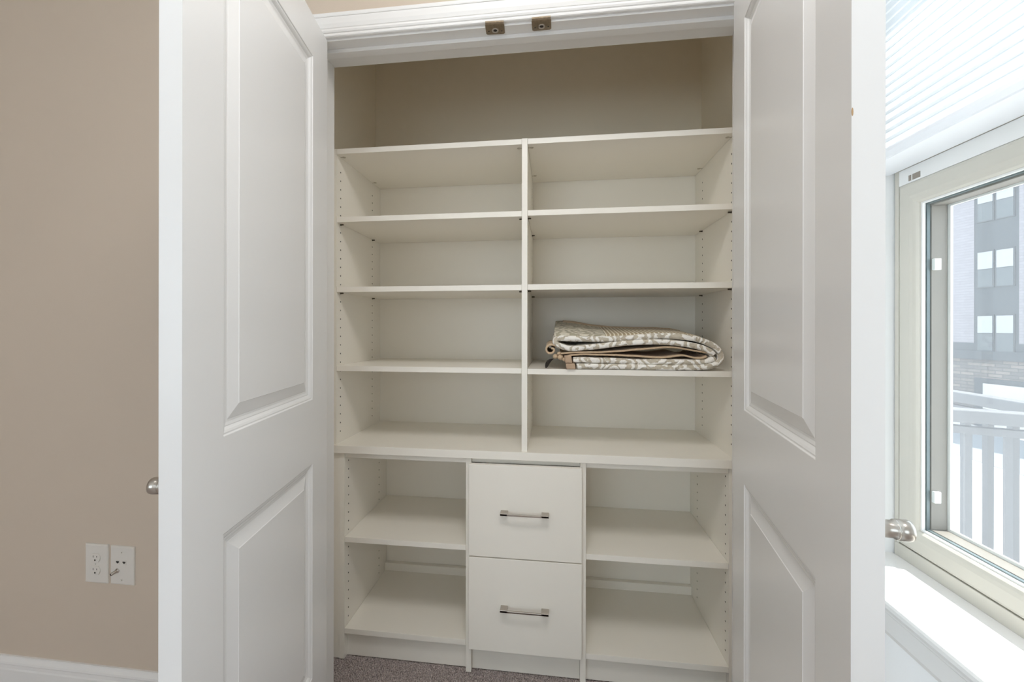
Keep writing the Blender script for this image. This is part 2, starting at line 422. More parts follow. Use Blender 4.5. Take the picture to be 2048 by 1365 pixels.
P1, P2, XL, XR = 0.4811, 0.8934, 0.0321, 1.3493
bc = empty('base_cabinet', ((XL+XR)/2, D/2, FLOOR))
tag(bc, 'off-white base cabinet with two drawers between open shelf bays on the carpet', 'cabinet')
ZB0, ZB1 = FLOOR, ZC-0.0285
lz = cell_zs(0.6975, 0.10, 0.717)
drilled_panel('side_panel', XL-TH, XL, 0, D, ZB0, ZB1, (1,), lz, bc)
drilled_panel('side_panel', XR, XR+TH, 0, D, ZB0, ZB1, (-1,), lz, bc)
drilled_panel('partition', P1, P1+TH, 0, D, ZB0, ZB1, (-1,), lz, bc)
drilled_panel('partition', P2-TH, P2, 0, D, ZB0, ZB1, (1,), lz, bc)
put(link('back_panel', boxes((XL, XR, D+0.0005, D+0.0065, 0.077, ZB1)), M['melamine']), bc)
for x0, x1, yy in ((XL, P1, 0.004), (P1+TH, P2-TH, 0.012), (P2, XR, 0.004)):
    put(link('top_rail', boxes((x0+G, x1-G, yy, D, ZB1-TH, ZB1-0.0004)), M['melamine']), bc)
for x0, x1, zm, zb in ((XL, P1, 0.4278, 0.0962), (P2, XR, 0.4246, 0.0889)):
    shelf(x0, x1, zm, 0.0015, bc)
    s = shelf(x0, x1, zb, 0.0, bc)
    put(link('back_cleat', boxes((x0+G, x1-G, D-0.020, D-0.001, zb+0.0004, zb+0.034)), M['melamine']), bc)
    put(link('kick_board', boxes((x0+G, x1-G, 0.022, 0.038, FLOOR, zb-TH-0.0005)), M['melamine']), bc)
put(link('kick_board', boxes((P1+TH+G, P2-TH-G, 0.020, 0.036, FLOOR, 0.078)), M['melamine']), bc)
put(link('filler_strip', boxes((-0.0335, XL-TH-0.0016, 0.003, 0.02, FLOOR, ZB1)), M['melamine']), bc)
put(link('filler_strip', boxes((XR+TH+0.0012, 1.3995, 0.003, 0.02, FLOOR, ZB1)), M['melamine']), bc)
for z0, z1, hz in ((0.4022, 0.7182, 0.5578), (0.0795, 0.3985, 0.2334)):
    d = put(link('drawer', boxes((0.4952, 0.8790, -0.0195, -0.0008, z0, z1)), M['melamine'], bevel=0.001), bc)
    put(link('drawer_box', boxes((0.506, 0.868, 0.0, 0.34, z0+0.03, z0+0.045), (0.506, 0.518, 0.0, 0.34, z0+0.03, z1-0.06), (0.856, 0.868, 0.0, 0.34, z0+0.03, z1-0.06), (0.506, 0.868, 0.328, 0.34, z0+0.03, z1-0.06)), M['melamine']), d)
    hb = bmesh.new(); x0, x1 = 0.6069, 0.7695
    box(hb, x0, x1, -0.0475, -0.0405, hz, hz+0.0062)
    for a0, a1 in ((x0, x0+0.0245), (x1-0.0245, x1)):
        box(hb, a0, a1, -0.0475, -0.0190, hz+0.0002, hz+0.0080)
    h = put(link('handle', hb, M['nickel'], bevel=0.0008), d); h['label'] = 'brushed nickel bar handle'

# ================================================================== FOLDED QUILT
def quilt_mat(name, base, light, stripes=False, quiet=False):
    m = bpy.data.materials.new(name); m.use_nodes = True; nt = m.node_tree; L = nt.links; N = nt.nodes
    b = N['Principled BSDF']; b.inputs['Roughness'].default_value = 0.9; b.inputs['Specular IOR Level'].default_value = 0.15
    b.inputs['Sheen Weight'].default_value = 0.15
    tc = N.new('ShaderNodeTexCoord')
    bp = N.new('ShaderNodeBump'); bp.inputs['Strength'].default_value = 0.7; bp.inputs['Distance'].default_value = 0.002
    if stripes:
        wv = N.new('ShaderNodeTexWave'); wv.bands_direction = 'X'; wv.inputs['Scale'].default_value = 24; wv.inputs['Distortion'].default_value = 0.4
        L.new(tc.outputs['Object'], wv.inputs['Vector'])
        cr = N.new('ShaderNodeValToRGB'); cr.color_ramp.elements[0].position = 0.62; cr.color_ramp.elements[1].position = 0.78
        cr.color_ramp.elements[0].color = (*base, 1); cr.color_ramp.elements[1].color = (*light, 1)
        L.new(wv.outputs['Fac'], cr.inputs['Fac']); L.new(cr.outputs['Color'], b.inputs['Base Color']); L.new(wv.outputs['Fac'], bp.inputs['Height'])
    elif quiet:
        n = N.new('ShaderNodeTexNoise'); n.inputs['Scale'].default_value = 220
        L.new(tc.outputs['Object'], n.inputs['Vector']); L.new(n.outputs['Fac'], bp.inputs['Height']); b.inputs['Base Color'].default_value = (*base, 1)
    else:
        n = N.new('ShaderNodeTexNoise'); n.inputs['Scale'].default_value = 26; n.inputs['Detail'].default_value = 2
        L.new(tc.outputs['Object'], n.inputs['Vector'])
        mp = N.new('ShaderNodeVectorMath'); mp.operation = 'MULTIPLY_ADD'; mp.inputs[1].default_value = (0.045, 0.045, 0.045)
        L.new(n.outputs['Color'], mp.inputs[0]); L.new(tc.outputs['Object'], mp.inputs[2])
        v = N.new('ShaderNodeTexVoronoi'); v.inputs['Scale'].default_value = 13; v.feature = 'F1'
        L.new(mp.outputs[0], v.inputs['Vector'])
        mu = N.new('ShaderNodeMath'); mu.operation = 'MULTIPLY'; mu.inputs[1].default_value = 26
        L.new(v.outputs['Distance'], mu.inputs[0])
        si = N.new('ShaderNodeMath'); si.operation = 'SINE'; L.new(mu.outputs[0], si.inputs[0])
        v2 = N.new('ShaderNodeTexVoronoi'); v2.inputs['Scale'].default_value = 75; v2.feature = 'DISTANCE_TO_EDGE'
        L.new(mp.outputs[0], v2.inputs['Vector'])
        ad = N.new('ShaderNodeMath'); ad.operation = 'MULTIPLY_ADD'; ad.inputs[1].default_value = 2.2
        L.new(v2.outputs['Distance'], ad.inputs[0]); L.new(si.outputs[0], ad.inputs[2])
        cr = N.new('ShaderNodeValToRGB'); cr.color_ramp.elements[0].position = 0.05; cr.color_ramp.elements[1].position = 0.28
        cr.color_ramp.elements[0].color = (*base, 1); cr.color_ramp.elements[1].color = (*light, 1)
        L.new(ad.outputs[0], cr.inputs['Fac']); L.new(cr.outputs['Color'], b.inputs['Base Color']); L.new(ad.outputs[0], bp.inputs['Height'])
    L.new(bp.outputs['Normal'], b.inputs['Normal'])
    return m
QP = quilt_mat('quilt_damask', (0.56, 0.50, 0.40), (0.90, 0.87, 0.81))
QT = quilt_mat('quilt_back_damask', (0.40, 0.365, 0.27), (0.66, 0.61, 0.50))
QS = quilt_mat('quilt_ticking', (0.38, 0.30, 0.19), (0.72, 0.66, 0.52), stripes=True)
QL = quilt_mat('quilt_lining', (0.56, 0.42, 0.28), (0, 0, 0), quiet=True)

SH = 1.0482
def smooth_path(pts, n=4):
    out = []
    for i in range(len(pts)-1):
        p0 = pts[max(i-1, 0)]; p1 = pts[i]; p2 = pts[i+1]; p3 = pts[min(i+2, len(pts)-1)]
        for k in range(n):
            t = k/n
            out.append(tuple(0.5*((2*p1[c]) + (-p0[c]+p2[c])*t + (2*p0[c]-5*p1[c]+4*p2[c]-p3[c])*t*t + (-p0[c]+3*p1[c]-3*p2[c]+p3[c])*t**3) for c in (0, 1)))
    out.append(pts[-1]); return out
def lift(z, y): return max(0.0, z-1.06)/0.105*0.014*max(0.0, min(1.0, y/0.27))
def ribbon(name, pts, t, y0, y1, m, parent, wob=0.0015, seed=0.0):
    """a thick folded cloth layer: rounded cross-section carried along a fold line"""
    path = smooth_path(pts, 4); bm = bmesh.new(); rings = []
    h = t/2; ny = 8
    sec = [(h*math.cos(a), y0 + h*0.8 - h*0.8*math.sin(a)) for a in [PI*k/6 for k in range(7)]]   # rounded front edge
    sec = [(d, y) for d, y in sec]
    back = [(-h, y0 + (y1-y0)*k/ny) for k in range(1, ny+1)] + [(h, y0 + (y1-y0)*k/ny) for k in range(ny, 0, -1)]
    prof = sec + back
    for i, (x, z) in enumerate(path):
        a = path[max(i-1, 0)]; c = path[min(i+1, len(path)-1)]
        tx, tz = c[0]-a[0], c[1]-a[1]; l = math.hypot(tx, tz) or 1; nx, nz = -tz/l, tx/l
        ring = []
        for d, y in prof:
            w = noise.noise(Vector((x*22+seed, y*9, z*30)))*wob
            yy = y + noise.noise(Vector((x*9+seed, 3.1, z*14)))*0.004
            px, pz = x + nx*(d), z + nz*(d)
            pz += lift(pz, yy) + w
            pz = max(pz, SH + 0.0002)
            ring.append(bm.verts.new((px, yy, pz)))
        rings.append(ring)
    n = len(prof)
    for A, B in zip(rings, rings[1:]):
        for k in range(n): bm.faces.new((A[k], A[(k+1) % n], B[(k+1) % n], B[k]))
    bm.faces.new(rings[0]); bm.faces.new(rings[-1][::-1])
    o = link(name, bm, m, smooth=True); put(o, parent); return o

R1 = [(0.862,1.0585),(0.9112,1.0588),(0.9784,1.0583),(1.0448,1.058),(1.1105,1.058),(1.1753,1.058),(1.2395,1.0585),(1.2839,1.0625),(1.3110,1.0726),(1.3235,1.0854),(1.3245,1.101),(1.3150,1.1188),(1.2976,1.1343),(1.2711,1.1455),(1.2393,1.1547),(1.1913,1.1602),(1.1429,1.1630),(1.094,1.1602),(1.0447,1.1552),(0.995,1.1520),(0.9448,1.1502),(0.8942,1.1512),(0.8431,1.1528),(0.8083,1.1528),(0.7927,1.1480),(0.7900,1.1396),(0.7985,1.1305),(0.8211,1.1220),(0.8499,1.118),(0.8942,1.1222),(0.9448,1.1285),(0.995,1.1345),(1.0447,1.1395),(1.094,1.1425),(1.1429,1.1425),(1.1913,1.1382),(1.2394,1.1305),(1.2700,1.1215),(1.2920,1.1105),(1.3020,1.1005)]
R2 = [(0.8500,1.0790),(0.8942,1.0800),(0.9617,1.0785),(1.0283,1.0765),(1.0941,1.0760),(1.1592,1.0762),(1.2235,1.0760),(1.2712,1.0775),(1.2958,1.0856),(1.3060,1.0920)]
R3 = [(0.8088,1.1001),(0.85,1.1046),(0.9111,1.1057),(0.9783,1.1087),(1.0448,1.1147),(1.1104,1.1209),(1.1429,1.1246),(1.1753,1.1246),(1.2074,1.1205),(1.2458,1.1126),(1.2715,1.1092),(1.2896,1.1083)]
R4 = [(0.8231,1.0860),(0.8431,1.0960),(0.9111,1.0985),(0.9784,1.0975),(1.0448,1.0946),(1.0941,1.0920),(1.143,1.0908),(1.1753,1.0945),(1.2074,1.0982),(1.2267,1.0943),(1.2458,1.0895),(1.2712,1.0914),(1.2802,1.0973)]
RO = [(0.8100,1.1190),(0.7898,1.1283),(0.7728,1.1303),(0.7616,1.1224),(0.7602,1.1104),(0.7679,1.1020),(0.7795,1.1028),(0.7861,1.1106),(0.7843,1.1173),(0.7768,1.1190)]
q = empty('folded_quilt', (1.05, 0.14, SH))
tag(q, 'folded beige and white leaf-patterned quilt lying on the right-hand shelf', 'quilt')
ribbon('quilt_layer', R1, 0.0185, -0.004, 0.27, QP, q)
ribbon('quilt_layer', R2, 0.0185, -0.002, 0.262, QP, q, seed=5)
l = ribbon('lining', R3, 0.0058, 0.002, 0.26, QL, q, seed=9); l['label'] = 'plain tan quilt lining'
l = ribbon('lining', R4, 0.0058, 0.001, 0.255, QL, q, seed=13); l['label'] = 'plain tan quilt lining'
l = ribbon('rolled_edge', RO, 0.0068, 0.0, 0.20, QL, q, seed=17); l['label'] = 'curled tan quilt edge'
for i, (x, z, r) in enumerate(((0.7885, 1.0905, 0.0085), (0.8050, 1.0880, 0.0095), (0.8010, 1.1010, 0.0065), (0.8190, 1.0810, 0.0070))):
    bm = bmesh.new(); lathe(bm, (x, 0.0, z), (0, 1, 0), [(0, 0), (.001, r*0.55), (.004, r*0.88), (.009, r), (0.12, r*0.9), (0.125, 0)], 18)
    for v_ in bm.verts: v_.co.x += (v_.co.y)*0.25
    put(link('lining_fold', bm, QL), q)['label'] = 'tan gathered lining fold'
bm = bmesh.new(); box(bm, 0.8235, 0.8475, -0.0085, 0.06, 1.0692, 1.0950); box(bm, 0.8250, 0.8560, -0.0075, 0.06, 1.0484, 1.0686)
for v_ in bm.verts: v_.co.x += (1.07-v_.co.z)*0.15
b_ = put(link('binding', bm, quilt_mat('quilt_binding', (0.50, 0.36, 0.25), (0, 0, 0), quiet=True), bevel=0.004), q); b_['label'] = 'tan edge binding'
# dark care label sticking out at lower left
bm = bmesh.new(); pts = [(0.778, 1.0835), (0.770, 1.0820), (0.762, 1.0765), (0.757, 1.0680), (0.7555, 1.0580), (0.7560, 1.0510)]
A = [bm.verts.new((x, 0.004, z)) for x, z in pts]; B = [bm.verts.new((x+0.004+0.011*math.sin(PI*min(1, i/5*0.9+0.1)), 0.024, z-0.002)) for i, (x, z) in enumerate(pts)]
for i in range(len(pts)-1): bm.faces.new((A[i], A[i+1], B[i+1], B[i]))
o = link('care_tag', bm, mat('dark_care_tag', (0.035, 0.03, 0.03), 0.6)); put(o, q); o['label'] = 'small dark care tag'
sm = o.modifiers.new('solid', 'SOLIDIFY'); sm.thickness = 0.0008
# top fold rising toward the back of the shelf
def top_surface(x):
    front = [(0.781, 1.1655), (0.86, 1.1665), (0.958, 1.1655), (1.06, 1.1690), (1.143, 1.1740), (1.22, 1.1690), (1.30, 1.150)]
    back = [(0.781, 1.2150), (0.80, 1.2170), (0.8216, 1.2180), (0.8748, 1.2120), (0.9356, 1.2010), (1.0079, 1.1930), (1.0952, 1.1905), (1.1736, 1.1900), (1.2318, 1.1865), (1.2704, 1.1790), (1.3277, 1.1669)]
    def ip(T):
        for (xa, za), (xb, zb) in zip(T, T[1:]):
            if x <= xb: return za + (zb-za)*max(0, (x-xa)/(xb-xa))
        return T[-1][1]
    return ip(front), ip(back)
def top_piece(name, x0, x1, f0, f1, m, dz=0.0, t=0.010):
    bm = bmesh.new(); nx, ny = 40, 12; T = []; Bt = []
    for i in range(nx+1):
        x = x0 + (x1-x0)*i/nx; zf, zb = top_surface(x); r = []; rb = []
        for j in range(ny+1):
            f = f0 + (f1-f0)*j/ny; y = 0.012 + 0.258*f
            z = zf + (zb-zf)*(f**0.85) + dz + noise.noise(Vector((x*18, y*18, 1)))*0.0014
            xx = x + (0.006 if x < 0.83 else 0)*f
            r.append(bm.verts.new((xx, y, z))); rb.append(bm.verts.new((xx, y, z-t)))
        T.append(r); Bt.append(rb)
    for i in range(nx):
        for j in range(ny):
            bm.faces.new((T[i][j], T[i+1][j], T[i+1][j+1], T[i][j+1])); bm.faces.new((Bt[i][j], Bt[i][j+1], Bt[i+1][j+1], Bt[i+1][j]))
    for i in range(nx):
        for j in (0, ny): bm.faces.new((T[i][j], T[i+1][j], Bt[i+1][j], Bt[i][j]))
    for j in range(ny):
        for i in (0, nx): bm.faces.new((T[i][j], T[i][j+1], Bt[i][j+1], Bt[i][j]))
    return put(link(name, bm, m, smooth=True), q)
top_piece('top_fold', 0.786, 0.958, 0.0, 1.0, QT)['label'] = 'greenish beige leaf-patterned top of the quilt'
top_piece('top_fold', 0.9582, 1.265, 0.0, 1.0, QS)['label'] = 'striped tan part of the quilt top'
top_piece('top_binding', 0.815, 1.26, 0.84, 1.01, QL, dz=0.0018)['label'] = 'tan strip along the back of the quilt'
# inner wadding that carries the raised back
bm = bmesh.new()
pr = [(0.80, 1.150), (1.25, 1.150), (1.22, 1.166), (1.14, 1.172), (1.0, 1.170), (0.80, 1.172)]
extrude_profile(bm, pr, lambda x, z: (x, 0.08, z-0.012), lambda x, z: (x, 0.262, z+0.012))
put(link('inner_fold', bm, QP), q)

# ================================================================== WALL PLATES
def plate(name, x0, x1, z0, z1, label, cat):
    root = empty(name, ((x0+x1)/2, YF, (z0+z1)/2)); tag(root, label, cat)
    bm = bmesh.new(); e = 0.004
    pts = [(0, 0), (0, 0.0035), (e, 0.0062), ]
    loops = []
    for off, p in ((0, 0), (0, 0.003), (0.0012, 0.0046), (0.0045, 0.0062)):
        loops.append([bm.verts.new(v) for v in ((x0+off, YF-p, z0+off), (x1-off, YF-p, z0+off), (x1-off, YF-p, z1-off), (x0+off, YF-p, z1-off))])
    for A, B in zip(loops, loops[1:]):
        for k in range(4): bm.faces.new((A[k], A[(k+1) % 4], B[(k+1) % 4], B[k]))
    bm.faces.new(loops[-1]); bm.faces.new(loops[0][::-1])
    put(link('cover_plate', bm, M['plate']), root)
    return root
YP = YF-0.0062
def screw(x, z, root):
    bm = bmesh.new(); lathe(bm, (x, YP, z), (0, -1, 0), [(0, 0), (0, .0030), (.0009, .0026), (.0012, 0)], 16)
    box(bm, x-0.0004, x+0.0004, YP-0.0014, YP-0.0011, z-0.0022, z+0.0022, 1)
    put(link('screw', bm, [M['plate'], M['slot']]), root)
r1 = plate('electrical_outlet', -0.7005, -0.6175, 0.3735, 0.4975, 'white duplex electrical outlet, left of the two plates low on the beige wall', 'outlet')
for zc in (0.4555, 0.4155):
    bm = bmesh.new(); n = 28; xc = -0.6600; ring = []
    for k in range(n):
        a = k*2*PI/n; ring.append((xc + 0.0172*math.cos(a), max(-0.0135, min(0.0135, 0.0172*math.sin(a)))+zc))
    A = [bm.verts.new((x, YP, z)) for x, z in ring]; B = [bm.verts.new((x, YP-0.0022, z)) for x, z in ring]; Cc = [bm.verts.new((xc+(x-xc)*0.95, YP-0.0028, zc+(z-zc)*0.95)) for x, z in ring]
    for k in range(n):
        bm.faces.new((A[k], A[(k+1) % n], B[(k+1) % n], B[k])); bm.faces.new((B[k], B[(k+1) % n], Cc[(k+1) % n], Cc[k]))
    bm.faces.new(Cc)
    for dx, hh in ((-0.0062, 0.0042), (0.0062, 0.0034)):
        box(bm, xc+dx-0.0009, xc+dx+0.0009, YP-0.0031, YP-0.0025, zc+0.003-hh+0.002, zc+0.003+hh, 1)
    lathe(bm, (xc, YP-0.0024, zc-0.0072), (0, -1, 0), [(0, 0), (0, .0027), (.0007, .0027), (.0007, 0)], 14, 1)
    put(link('receptacle', bm, [M['plate'], M['slot']]), r1)
screw(-0.6600, 0.4355, r1)
r2 = plate('cable_wall_plate', -0.6085, -0.5240, 0.3745, 0.4965, 'white cable and phone jack plate, right of the two plates low on the beige wall', 'wall plate')
for xj in (-0.5805, -0.5572):
    bm = bmesh.new(); zc = 0.4462
    box(bm, xj-0.0075, xj+0.0075, YP-0.0008, YP+0.001, zc-0.008, zc+0.008)
    pts = [(-.0052, .0035), (.0052, .0035), (.0052, -.0010), (.0025, -.0010), (.0025, -.0035), (-.0025, -.0035), (-.0025, -.0010), (-.0052, -.0010)]
    bm.faces.new([bm.verts.new((xj+a, YP-0.0010, zc+b2)) for a, b2 in pts]).material_index = 1
    put(link('phone_jack', bm, [M['plate'], M['slot']]), r2)
bm = bmesh.new(); ax = Vector((-0.25, -1, -0.22)).normalized(); o0 = Vector((-0.5820, YP, 0.4190))
lathe(bm, o0, (0, -1, 0), [(0, 0), (0, .0075), (.0014, .0070), (.0016, .0052), (.0040, .0052), (.0042, 0)], 6)
lathe(bm, o0 + Vector((0, -.003, 0)), ax, [(0, .0046), (.0150, .0046), (.0155, .0040)], 18)
lathe(bm, o0 + Vector((0, -.003, 0)) + ax*0.0156, ax, [(-.0002, .0040), (0, 0)], 18, 1)
c = put(link('coax_connector', bm, [M['nickel'], M['slot']]), r2); c['label'] = 'metal threaded coax connector'
screw(-0.5665, 0.4780, r2); screw(-0.5665, 0.3905, r2)

# ================================================================== BALL CATCH STRIKES
def strike(xc, yaw_deg, label):
    root = empty('catch_strike', (xc, -0.268, ZJ)); tag(root, label, 'strike plate', 'catch strikes in the closet head')
    bm = bmesh.new(); hw = 0.0268; y0, y1 = -0.0172, 0.0225; t = 0.0016
    # plate with chamfered back corners, lip turned up at the room side
    out = [(-hw, y0), (hw, y0), (hw, y1-0.004), (hw-0.004, y1), (-hw+0.004, y1), (-hw, y1-0.004)]
    A = [bm.verts.new((x, y, 0)) for x, y in out]; B = [bm.verts.new((x, y, -t)) for x, y in out]
    for k in range(len(out)): bm.faces.new((A[k], A[(k+1) % 6], B[(k+1) % 6], B[k]))
    bm.faces.new(A); bm.faces.new(B[::-1])
    lip = [(y0+0.0002, -t), (y0-0.003, -t+0.0006), (y0-0.0052, 0.0014), (y0-0.0060, 0.0042), (y0-0.0074, 0.0042), (y0-0.0066, 0.0008), (y0-0.0038, -t-0.0006), (y0+0.0002, -t-0.0012)]
    extrude_profile(bm, lip, lambda y, z: (-hw+0.001, y, z), lambda y, z: (hw-0.001, y, z))
    link('plate', bm, M['strike'], root)
    bm = bmesh.new()
    lathe(bm, (0, 0.006, -t), (0, 0, -1), [(0, .0098), (.0014, .0090), (.0019, .0078), (.0012, .0060), (.0002, .0050)], 26)
    lathe(bm, (0, 0.006, -t-0.0003), (0, 0, -1), [(0, .0052), (0.0001, 0)], 26, 1)
    link('ball_socket', bm, [M['nickel'], M['slot']], root)
    for sgn in (-1, 1):
        bm = bmesh.new(); box(bm, min(sgn*0.0105, sgn*0.0135), max(sgn*0.0105, sgn*0.0135), -0.004, 0.014, -t-0.0008, -t)
        link('guide_rib', bm, M['strike'], root)
    bm = bmesh.new(); box(bm, -0.0014, 0.0014, -0.016, -0.005, -t-0.0012, -t)
    link('guide_rib', bm, M['strike'], root)
    for sx in (-0.0185, 0.0185):
        bm = bmesh.new(); lathe(bm, (sx, 0.008, -t), (0, 0, -1), [(0, .0040), (.0006, .0034), (.0007, .0022)], 16); lathe(bm, (sx, 0.008, -t-0.0007), (0, 0, -1), [(0, .0023), (0.0001, 0)], 16, 1)
        link('screw', bm, [M['strike'], M['slot']], root)
    root.rotation_euler.z = math.radians(yaw_deg)
    return root
strike(0.6190, 3.0, 'small tarnished metal catch strike under the closet head, left of the pair')
strike(0.7500, -0.6, 'small tarnished metal catch strike under the closet head, right of the pair')

# ================================================================== WINDOWS
def ring_yz(bm, x0, x1, y0, y1, z0, z1, w):
    """rectangular frame in the y-z plane, member width w inward"""
    box(bm, x0, x1, y0, y1, z0, z0+w); box(bm, x0, x1, y0, y1, z1-w, z1)
    box(bm, x0, x1, y0, y0+w, z0+w, z1-w); box(bm, x0, x1, y1-w, y1, z0+w, z1-w)

def profile_frame(bm, prof, y0, y1, z0, z1):
    """mitred frame; prof = (inset, x) pairs from outer edge to inner edge"""
    loops = [[bm.verts.new(v) for v in ((x, y0+o, z0+o), (x, y1-o, z0+o), (x, y1-o, z1-o), (x, y0+o, z1-o))] for o, x in prof]
    for A, B in zip(loops, loops[1:]):
        for k in range(4): bm.faces.new((A[k], A[(k+1) % 4], B[(k+1) % 4], B[k]))
def window(name, y0, y1, detail=True):
    root = empty(name, (1.58, (y0+y1)/2, Z0W)); root['kind'] = 'structure'
    g = 0.005; ZM0, ZM1 = 1.504, 1.538; zb, zt = Z0W+0.002, Z1W-0.002
    bm = bmesh.new(); f = 0.0115
    box(bm, 1.5495, WX1, y0+g, y1-g, zb, 0.7085); box(bm, 1.5495, WX1, y0+g, y1-g, zt-0.03, zt)
    box(bm, 1.5495, WX1, y0+g, y0+g+f, 0.7085, zt-0.03); box(bm, 1.5495, WX1, y1-g-f, y1-g, 0.7085, zt-0.03)
    put(link('window_frame', bm, M['vinyl'], bevel=0.0012), root)
    put(link('mullion', boxes((1.5495, WX1, y0+g+f, y1-g-f, ZM0, ZM1)), M['white_vinyl'], bevel=0.0012), root)['label'] = 'crossbar between the sashes, whitened for the sun glare on it'  # white stands in for sun glare on the beige bar
    yy0, yy1 = y0+g+f+0.002, y1-g-f-0.002
    bm = bmesh.new()
    box(bm, 1.556, 1.566, y0+g+f, y1-g-f, 0.7085, 0.7105); box(bm, 1.556, 1.566, y1-g-f-0.002, y1-g-f, 0.7085, ZM0); box(bm, 1.556, 1.566, y0+g+f, y0+g+f+0.002, 0.7085, ZM0)
    put(link('gasket', bm, M['gasket']), root)
    for za, zc_, nm in ((0.7115, ZM0-0.0005, 'lower'), (ZM1+0.001, zt-0.031, 'upper')):
        bm = bmesh.new()
        prof = [(0, 1.570), (0, 1.5505), (0.0012, 1.5490), (0.006, 1.5470), (0.030, 1.5460), (0.038, 1.5470), (0.0440, 1.5488), (0.0475, 1.5525), (0.0478, 1.5600), (0.0500, 1.5605), (0.0500, 1.5700)]
        profile_frame(bm, prof, yy0, yy1, za, zc_)
        s = put(link('sash', bm, M['vinyl']), root)
        bm = bmesh.new(); ring_yz(bm, 1.5560, 1.5620, yy0+0.0478, yy1-0.0478, za+0.0478, zc_-0.0478, 0.0035)
        put(link('glazing_bead', bm, M['white_vinyl']), s)['label'] = 'thin white glazing bead'
        bm = bmesh.new(); ring_yz(bm, 1.5632, 1.5690, yy0+0.050, yy1-0.050, za+0.050, zc_-0.050, 0.0035)
        put(link('pane_spacer', bm, M['spacer']), s)['label'] = 'grey spacer bar between the panes'
        bm = bmesh.new(); v = [bm.verts.new(p) for p in ((1.5625, yy0+0.05, za+0.05), (1.5625, yy1-0.05, za+0.05), (1.5625, yy1-0.05, zc_-0.05), (1.5625, yy0+0.05, zc_-0.05))]; bm.faces.new(v)
        gl = put(link('glass_pane', bm, M['glass']), s)
    # outside stop that carries the insect screen
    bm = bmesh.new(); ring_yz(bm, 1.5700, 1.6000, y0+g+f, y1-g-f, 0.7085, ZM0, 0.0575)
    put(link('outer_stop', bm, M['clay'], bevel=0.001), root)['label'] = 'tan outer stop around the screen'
    bm = bmesh.new(); ring_yz(bm, 1.6005, 1.6050, yy0+0.050, yy1-0.050, 0.7600, ZM0-0.050, 0.0115)
    sf = put(link('screen_frame', bm, M['white_vinyl']), root)
    bm = bmesh.new(); bm.faces.new([bm.verts.new(p) for p in ((1.6035, yy0+0.055, 0.765), (1.6035, yy1-0.055, 0.765), (1.6035, yy1-0.055, ZM0-0.055), (1.6035, yy0+0.055, ZM0-0.055))])
    put(link('insect_screen', bm, M['screen']), sf)
    if detail:
        for z in (1.322, 0.836):
            put(link('screen_clip', boxes((1.5705, 1.5830, y1-g-f-0.0650, y1-g-f-0.0570, z-0.0120, z+0.0120)), M['white_vinyl'], bevel=0.001), root)
        for a, b2 in ((y1-0.050, y1-0.044), (y1-0.073, y1-0.054)):
            put(link('lock_slot', boxes((1.5485, 1.5500, a, b2, 1.508, 1.520)), mat('slot_brown', (0.30, 0.26, 0.22), 0.6)), root)
    return root
window('window_1', W1Y0, W1Y1)
window('added_window_2', W2Y0, W2Y1, False)  # unseen window, added to let in more sky light

w3 = empty('added_window_3', ((W3X0+W3X1)/2, RY0-0.05, W3Z0)); w3['kind'] = 'structure'  # unseen back window, added to send soft light into the closet
b = boxes((W3X0, W3X1, RY0-0.09, RY0-0.02, W3Z0, W3Z0+0.05), (W3X0, W3X1, RY0-0.09, RY0-0.02, W3Z1-0.05, W3Z1), (W3X0, W3X0+0.05, RY0-0.09, RY0-0.02, W3Z0+0.05, W3Z1-0.05), (W3X1-0.05, W3X1, RY0-0.09, RY0-0.02, W3Z0+0.05, W3Z1-0.05), (-0.475, -0.425, RY0-0.09, RY0-0.02, W3Z0+0.05, W3Z1-0.05))
put(link('window_frame', b, M['vinyl']), w3)
bm = bmesh.new(); bm.faces.new([bm.verts.new(p) for p in ((W3X0+0.04, RY0-0.06, W3Z0+0.04), (W3X1-0.04, RY0-0.06, W3Z0+0.04), (W3X1-0.04, RY0-0.06, W3Z1-0.04), (W3X0+0.04, RY0-0.06, W3Z1-0.04))])
put(link('glass_pane', bm, M['glass']), w3)

def sill(y0, y1):
    bm = bmesh.new(); ZS = 0.6795; XN = 1.400
    prof = [(1.5490, ZS-0.019), (1.5490, ZS), (XN+0.006, ZS), (XN+0.0020, ZS-0.0016), (XN, ZS-0.0060), (XN, ZS-0.0130), (XN+0.0020, ZS-0.0174), (XN+0.006, ZS-0.019)]
    extrude_profile(bm, [p for p in prof], lambda x, z: (x, y0, z), lambda x, z: (x, y1, z))
    # horns on the wall face
    e = 0.07
    pr2 = [(WALLX-0.0005, ZS-0.019), (WALLX-0.0005, ZS)] + prof[2:]
    extrude_profile(bm, pr2, lambda x, z: (x, y0-e, z), lambda x, z: (x, y0, z)); extrude_profile(bm, pr2, lambda x, z: (x, y1, z), lambda x, z: (x, min(y1+e, YF-0.03), z))
    pa = [(WALLX, ZS-0.0195), (XN+0.010, ZS-0.0195), (XN+0.0115, ZS-0.0260), (XN+0.0150, ZS-0.0300), (XN+0.0150, ZS-0.0340), (XN+0.0185, ZS-0.0380), (XN+0.0185, ZS-0.0720), (XN+0.0210, ZS-0.0760), (XN+0.0240, ZS-0.0830), (WALLX, ZS-0.0830)]
    extrude_profile(bm, pa, lambda x, z: (x, y0-e+0.012, z), lambda x, z: (x, min(y1+e-0.012, YF-0.04), z))
    return bm
tag(link('trim_4', sill(W1Y0, W1Y1), M['trim']), kind='structure')
tag(link('trim_5', sill(W2Y0, W2Y1), M['trim']), kind='structure')

